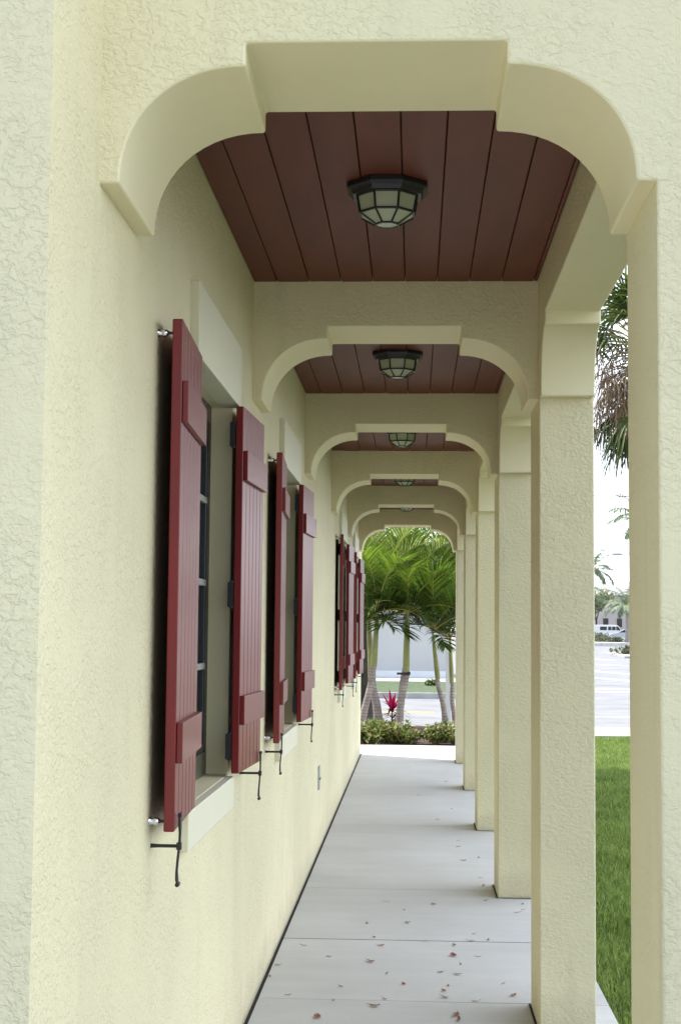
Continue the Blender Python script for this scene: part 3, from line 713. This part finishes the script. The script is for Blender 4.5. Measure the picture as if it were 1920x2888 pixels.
# croton shrubs in the bed
sh = [(-.70, 21.55, .23), (-.50, 21.95, .25), (-.32, 21.5, .22), (-.12, 21.8, .23), (.02, 21.45, .16), (.28, 21.55, .22), (.42, 21.95, .25), (.56, 21.5, .23), (-.95, 21.8, .25)]
shl = ['low variegated croton shrub in the mulch bed at the walkway end']
def shrub(seed, rad):
    r = random.Random(seed); t = empty('croton_shrub', (0, 0, 0))
    s_ = MB()
    for i in range(6):
        a = r.uniform(0, 6.28); s_.tube([(0, 0, -.03), (math.cos(a) * rad * .4, math.sin(a) * rad * .4, rad * .9)], [.006, .003], 4)
    s_.build('stems', 'oakbark', t, weld=False)
    f = MB(); bl = [((r.uniform(-.5, .5) * rad, r.uniform(-.5, .5) * rad, rad * r.uniform(.35, .85)), (rad * .62, rad * .62, rad * .5)) for _ in range(6)]
    leaf_cloud(f, bl, 600, .034, r, (0, 0, 0, 1, 2)); f.build('foliage', ['croton', 'frond', 'frond_dark'], t, tint=True, weld=False)
    return t
ps = [shrub(31 + i, .22) for i in range(3)]
for i, (x, y, rad) in enumerate(sh):
    o = ps[i] if i < 3 else copy_tree(ps[i % 3])
    o.location = (x, y, -.03); s_ = rad / .22 * 1.08; o.scale = (s_ * 1.1, s_, s_ * .95); o.rotation_euler = (0, 0, i * 1.3)
    tag(o, shl[0], 'shrub', 'croton shrubs in the mulch bed')

# ------------------------------------------------------------------ across the street
g = empty('grey_building', (-3.5, 50, 0), 'plain blue grey building across the street behind the palms', 'building')
mb = MB(); mb.box(-9, 4.65, 0, 8, .22, 4.3); mb.build('wall', 'greywall', g)
mb = MB(); mb.box(-9.03, 4.68, -.03, 8.03, -.1, .218); mb.build('plinth', 'white', g)
mb = MB(); mb.box(-9.1, 4.75, -.1, 8.1, 4.302, 4.45); mb.build('roof', 'farroof', g)
tree('round_bush', 'small round green bush on the verge across the street', (.49, 43, .0), [(.49, 43, -.05), (.49, 43, .1)], [.03, .02], [((.49, 43, .08), (.20, .2, .10))], 300, .05, ['bush', 'frond'], 'oakbark', 41, 'bush', False)

# ------------------------------------------------------------------ right-hand gap: fan palm with dead skirt
t = empty('fan_palm', (3.40, 22.2, -.05), 'tall fan palm with shaggy brown dead skirt beyond the lawn', 'palm')
mb = MB(); mb.tube([(0, 0, -.05), (.02, 0, 1.5), (0, 0, 3.5), (-.05, 0, 5.9)], [.2, .16, .15, .17], 14); mb.build('trunk', 'oakbark', t, smooth=60)
r = random.Random(17); gm = MB(); dm = MB()
def fan(mb, p, az, el, pet, blade, drop, mi, rib, nseg=22, wid=.022):
    a, e = R(az), R(el); d = Vector((math.cos(a) * math.cos(e), math.sin(a) * math.cos(e), math.sin(e)))
    q = p + d * pet; mid = p.lerp(q, .5) + Vector((0, 0, .06 * pet)); mb.tube([p, mid, q], [.014, .011, .008], 5, rib)
    sd = d.cross(Vector((0, 0, 1))).normalized(); up = sd.cross(d)
    for k in range(nseg):
        th = R(-105 + 210 * k / (nseg - 1)); dd = d * math.cos(th) + sd * math.sin(th) + up * .15
        L = blade * (.72 + .28 * math.cos(th * .8)) * r.uniform(.85, 1.1)
        strip_leaf(mb, q, dd, up, L, wid, drop * r.uniform(.6, 1.5), mi, r.random(), 4)
top = Vector((-.05, 0, 5.9))
for i in range(42):
    fan(gm, top, i * 137.5, r.uniform(-5, 65), r.uniform(.55, 1.05), r.uniform(.7, .95), .9, 0, 1)
for i in range(16):
    fan(gm, top - Vector((0, 0, .72)), 40 + i * 137.5, r.uniform(-62, -30), r.uniform(.6, .9), r.uniform(.65, .85), 1.8, 0, 1)
gm.build('crown', ['sabal', 'midrib'], t, tint=True, weld=False)
for i in range(130):
    fan(dm, top - Vector((0, 0, r.uniform(.1, .75))), i * 137.5, r.uniform(-65, 12), r.uniform(.35, .85), r.uniform(.45, .72), 2.4, 0, 0, 12, .010)
dm.build('dead_skirt', ['deadfrond'], t, tint=True, weld=False)

# far feather palms
def farpalm(label, base, h, L, seed, n=16, tr=.13, wid=.05, skew=0):
    r = random.Random(seed); t = empty('feather_palm', base, label, 'palm', 'palms around the parking lot')
    mb = MB(); mb.tube([(0, 0, -.2), (.05, 0, h * .5), (0, 0, h)], [tr * 1.3, tr, tr * .9], 10); mb.build('trunk', 'trunk', t, smooth=60)
    cr = MB()
    for i in range(n):
        f = frond_mesh((0, 0, h), i * 137.5, r.uniform(-5, 75), L * r.uniform(.85, 1.1), r.uniform(1.3, 2.0), r, leafL=L * .26, leafW=wid, n=20, vee=.2, droop=1.3, rr=.03)
        k = len(cr.v); cr.v += f.v; cr.f += [tuple(q + k for q in fc) for fc in f.f]; cr.m += f.m; cr.t += f.t
    cr.build('crown', ['farpalm', 'midrib'], t, tint=True, weld=False)
    return t
farpalm('far feather palm showing arching fronds just past the first column', (17.65, 150, .1), 7.6, 3.0, 51, 18, .13, .07)
farpalm('far feather palm with grey trunk beside the parked silver car', (22.6, 161, .15), 4.1, 3.0, 52, 22, .22, .08)
farpalm('feather palm whose drooping frond tips hang beside the nearest pillar', (9.05, 60, -.12), 6.1, 1.7, 53, 16, .1, .035)
farpalm('far feather palm half hidden behind the first column', (20.6, 185, .25), 5.0, 3.0, 54, 18, .13, .08)

# bushes by the lot
def bush(label, c, rad, seed, n=700):
    tree('round_bush', label, (c[0], c[1], c[2] - rad[2] * .9), [(c[0], c[1], c[2] - rad[2]), (c[0], c[1], c[2])], [.06, .04], [(c, rad), ((c[0] - .3 * rad[0], c[1], c[2] - .2 * rad[2]), rad), ((c[0] + .3 * rad[0], c[1], c[2] - .2 * rad[2]), rad)], n, .12, ['bush'], 'oakbark', seed, 'bush', False)
sheet('lot_island', [(16.5, 148), (24, 158), (25.6, 176), (19, 180), (15, 165)], 'kerb', .40, .5)
bush('wide low bush on the parking lot island, foremost of the left bushes', (20.6, 166, .65), (1.5, 1.2, .45), 61)
bush('small round dark bush at the right end of the parking lot island', (22.0, 165, .58), (.75, .7, .42), 62)
bush('taller dark bush on the parking lot island in front of the white van', (22.4, 186, 1.0), (1.9, 1.3, .5), 63)
sheet('kerb_island', [(13.3, 96), (18, 96), (19, 112), (13.9, 112)], 'kerb', .02, .2)
bush('low bush by the kerb beside the nearest pillar edge', (15.0, 104, .3), (1.3, 1.2, .36), 64)

# vehicles
def prof_body(mb, prof, y0, y1, mi=0):
    a = [(x, y0, z) for x, z in prof]; b2 = [(x, y1, z) for x, z in prof]
    mb.face(a, mi); mb.face(b2[::-1], mi)
    for i in range(len(a)): mb.face([a[i], a[(i + 1) % len(a)], b2[(i + 1) % len(a)], b2[i]], mi)
def wheels(t, xs, w_, rad):
    for x in xs:
        for y in (0.02, w_ - .22):
            m2 = MB(); m2.tube([(x, y, rad), (x, y + .2, rad)], rad, 18); wo = m2.build('wheel', 'tyre', t, smooth=40)
            m3 = MB(); m3.tube([(x, y - .012, rad), (x, y + .212, rad)], rad * .6, 12); m3.build('rim', 'plate', wo, smooth=40)
t = empty('parked_van', (27.3, 235, .42), 'white van with dark side windows parked behind the silver car', 'van')
mb = MB(); prof_body(mb, [(0, .3), (5.5, .3), (5.55, .95), (5.0, 1.15), (4.35, 1.95), (4.0, 2.12), (.15, 2.12), (0, 1.9)], 0, 1.9); mb.build('body', 'carwhite', t, bevel=.06)
for x0, x1 in ((1.5, 2.55), (2.75, 3.25), (3.35, 3.9)):
    mb = MB(); mb.box(x0, x1, -.02, .03, 1.3, 1.85); mb.build('side_window', 'carglass', t)
mb = MB(); mb.face([(4.99, .15, 1.2), (4.99, 1.75, 1.2), (4.40, 1.7, 1.93), (4.40, .2, 1.93)]); 
mb.v = [(x + .03, y, z + .03) for x, y, z in mb.v]; mb.build('windscreen', 'carglass', t)
mb = MB(); mb.face([(3.98, -.005, 1.32), (4.75, -.005, 1.22), (4.3, -.005, 1.88), (3.98, -.005, 1.88)]); mb.build('door_window', 'carglass', t)
wheels(t, (.95, 4.45), 1.9, .36)
t = empty('parked_car', (29.0, 224, .42), 'silver car parked in front of the white van', 'car')
mb = MB(); prof_body(mb, [(0, .25), (4.5, .25), (4.55, .85), (4.2, .95), (3.4, 1.40), (2.6, 1.47), (1.9, 1.40), (1.05, .95), (.15, .78), (-.02, .55)], 0, 1.75); mb.build('body', 'carsilver', t, bevel=.05)
mb = MB(); mb.box(.01, .01, 0, 0, 0, 0); mb = MB()
mb.face([(1.25, -.012, .98), (2.35, -.012, .98), (2.35, -.012, 1.36), (1.95, -.012, 1.34)]); mb.face([(2.45, -.012, .98), (3.75, -.012, .98), (3.3, -.012, 1.33), (2.45, -.012, 1.36)])
mb.build('side_window', 'carglass', t)
mb = MB(); mb.face([(1.05, .15, 1.0), (1.05, 1.6, 1.0), (1.85, 1.5, 1.40), (1.85, .25, 1.40)]); mb.v = [(x - .03, y, z + .03) for x, y, z in mb.v]; mb.build('windscreen', 'carglass', t)
wheels(t, (.9, 3.6), 1.75, .33)

# far building with grey roof
t = empty('far_building', (40, 300, .4), 'low pink walled building with grey roof beyond the parking lot', 'building')
mb = MB(); mb.box(-14, 14, 0, 14, -.4, 8.6); mb.build('wall', 'farwall', t)
mb = MB(); mb.face([(-15, -1.2, 8.3), (15, -1.2, 8.3), (15, 7, 11.2), (-15, 7, 11.2)]); mb.face([(-15, 15.2, 8.3), (15, 15.2, 8.3), (15, 7, 11.2), (-15, 7, 11.2)])
mb.face([(-15, -1.2, 8.28), (15, -1.2, 8.28), (15, 15.2, 8.28), (-15, 15.2, 8.28)]); mb.build('roof', 'farroof', t)
for x in (-7.5, -2.6, .1, 4.2):
    mb = MB(); mb.box(x, x + 1.0, -.08, .05, 2.0, 3.7); mb.build('window', 'carglass', t)
tree('broad_tree', 'far pale yellow green tree in front of the pink building', (31.5, 262, .3), [(31.5, 262, .3), (31.5, 262, 3.5)], [.2, .15], [((31.0, 262, 6.2), (2.2, 2, 1.6)), ((32.8, 262, 7.4), (2.2, 2, 1.8)), ((29.5, 262, 4.6), (2.2, 2, 1.5))], 1500, .3, ['farpalm', 'croton'], 'oakbark', 71)
tree('low_tree', 'far low russet bush beside the white van roof', (26.5, 255, .3), [(26.5, 255, .3), (26.5, 255, 2)], [.15, .1], [((26.5, 255, 3.4), (1.8, 1.5, 1.5))], 500, .25, ['bronzeleaf', 'bush'], 'oakbark', 72, 'bush')
# overhead line and street lamp arm
mb = MB(); mb.tube([(x, 60, 6.98 + .00004 * (x - 8) ** 2) for x in range(-50, 71, 10)], .026, 5); tag(mb.build('power_line', 'iron'), 'thin overhead power line crossing the pale sky', 'power line')
t = empty('street_lamp', (13.5, 90, -.12), 'grey street lamp arm reaching out over the parking lot', 'street lamp')
mb = MB(); mb.tube([(0, 0, 0), (0, 0, 6.3)], [.09, .06], 10); mb.tube([(0, 0, 6.2), (-.6, 0, 6.34), (-1.2, 0, 6.33)], .035, 8); mb.build('pole', 'plate', t, smooth=40)
mb = MB(); mb.tube([(-1.1, 0, 6.3), (-1.3, 0, 6.3), (-1.65, 0, 6.3), (-1.75, 0, 6.31)], [.05, .1, .09, .03], 10); mb.build('lamp_head', 'plate', t, smooth=50)

# ------------------------------------------------------------------ light
sd = Vector((-.856, .517, 0)).normalized(); EL = R(60)
az = math.atan2(sd.x, sd.y)
world = bpy.data.worlds.new('World'); scene.world = world; world.use_nodes = True
nt = world.node_tree; bg = nt.nodes['Background']
sky = nt.nodes.new('ShaderNodeTexSky'); sky.sky_type = 'NISHITA'; sky.sun_disc = False
sky.sun_elevation = EL; sky.sun_rotation = az; sky.dust_density = .5; sky.air_density = 1.0; sky.ozone_density = 1.0
# thin bright cloud added over the blue
tc = nt.nodes.new('ShaderNodeTexCoord')
cl = N(nt, 'ShaderNodeTexNoise', Scale=2.2, Detail=6.0, Roughness=.6); nt.links.new(tc.outputs['Generated'], cl.inputs['Vector'])
sx = nt.nodes.new('ShaderNodeSeparateXYZ'); nt.links.new(tc.outputs['Generated'], sx.inputs[0])
# a bank of bright cloud added for street-side fill; kept bluer behind the camera
bank = math_(nt, 'ADD', math_(nt, 'MULTIPLY', sx.outputs['X'], .75), math_(nt, 'MULTIPLY', sx.outputs['Y'], .45))
bank = math_(nt, 'ADD', bank, math_(nt, 'MULTIPLY', math_(nt, 'SUBTRACT', cl.outputs['Fac'], .5), 1.1))
f = ramp(nt, math_(nt, 'MULTIPLY_ADD', bank, .5, .5), [(.36, (.08, .08, .08)), (.72, (.9, .9, .9))])
c = mixc(nt, f, sky.outputs['Color'], (12.3, 13.2, 14.8))
nt.links.new(c, bg.inputs['Color']); bg.inputs['Strength'].default_value = .10
sun = bpy.data.lights.new('sun', 'SUN'); sun.energy = 3.5; sun.angle = R(.6); sun.color = (1, .95, .87)
so = bpy.data.objects.new('sun', sun); col.objects.link(so)
dirv = Vector((sd.x * math.cos(EL), sd.y * math.cos(EL), math.sin(EL)))
so.rotation_euler = (-dirv).to_track_quat('-Z', 'Y').to_euler(); so.location = dirv * 30

# ------------------------------------------------------------------ camera
cam = bpy.data.cameras.new('camera'); co = bpy.data.objects.new('camera', cam); col.objects.link(co)
yw, pt, rl = R(-2.8602), R(4.4559), R(.5345)
fw = Vector((math.sin(yw) * math.cos(pt), math.cos(yw) * math.cos(pt), math.sin(pt)))
rt = Vector((math.cos(yw), -math.sin(yw), 0)); up = rt.cross(fw)
rt2 = rt * math.cos(rl) + up * math.sin(rl); up2 = up * math.cos(rl) - rt * math.sin(rl)
mw = Matrix((rt2, up2, -fw)).transposed().to_4x4(); mw.translation = (0, 0, 1.6)
co.matrix_world = mw
cam.sensor_fit = 'VERTICAL'; cam.sensor_height = 24; cam.sensor_width = 24; cam.lens = 3443.4 / 2359 * 24
cam.clip_start = .05; cam.clip_end = 4000
scene.camera = co

scene.view_settings.view_transform = 'Standard'; scene.view_settings.look = 'None'; scene.view_settings.gamma = 1; scene.view_settings.use_curve_mapping = False
scene.view_settings.exposure = 1.17
scene.cycles.max_bounces = 10; scene.cycles.diffuse_bounces = 6; scene.cycles.use_denoising = True
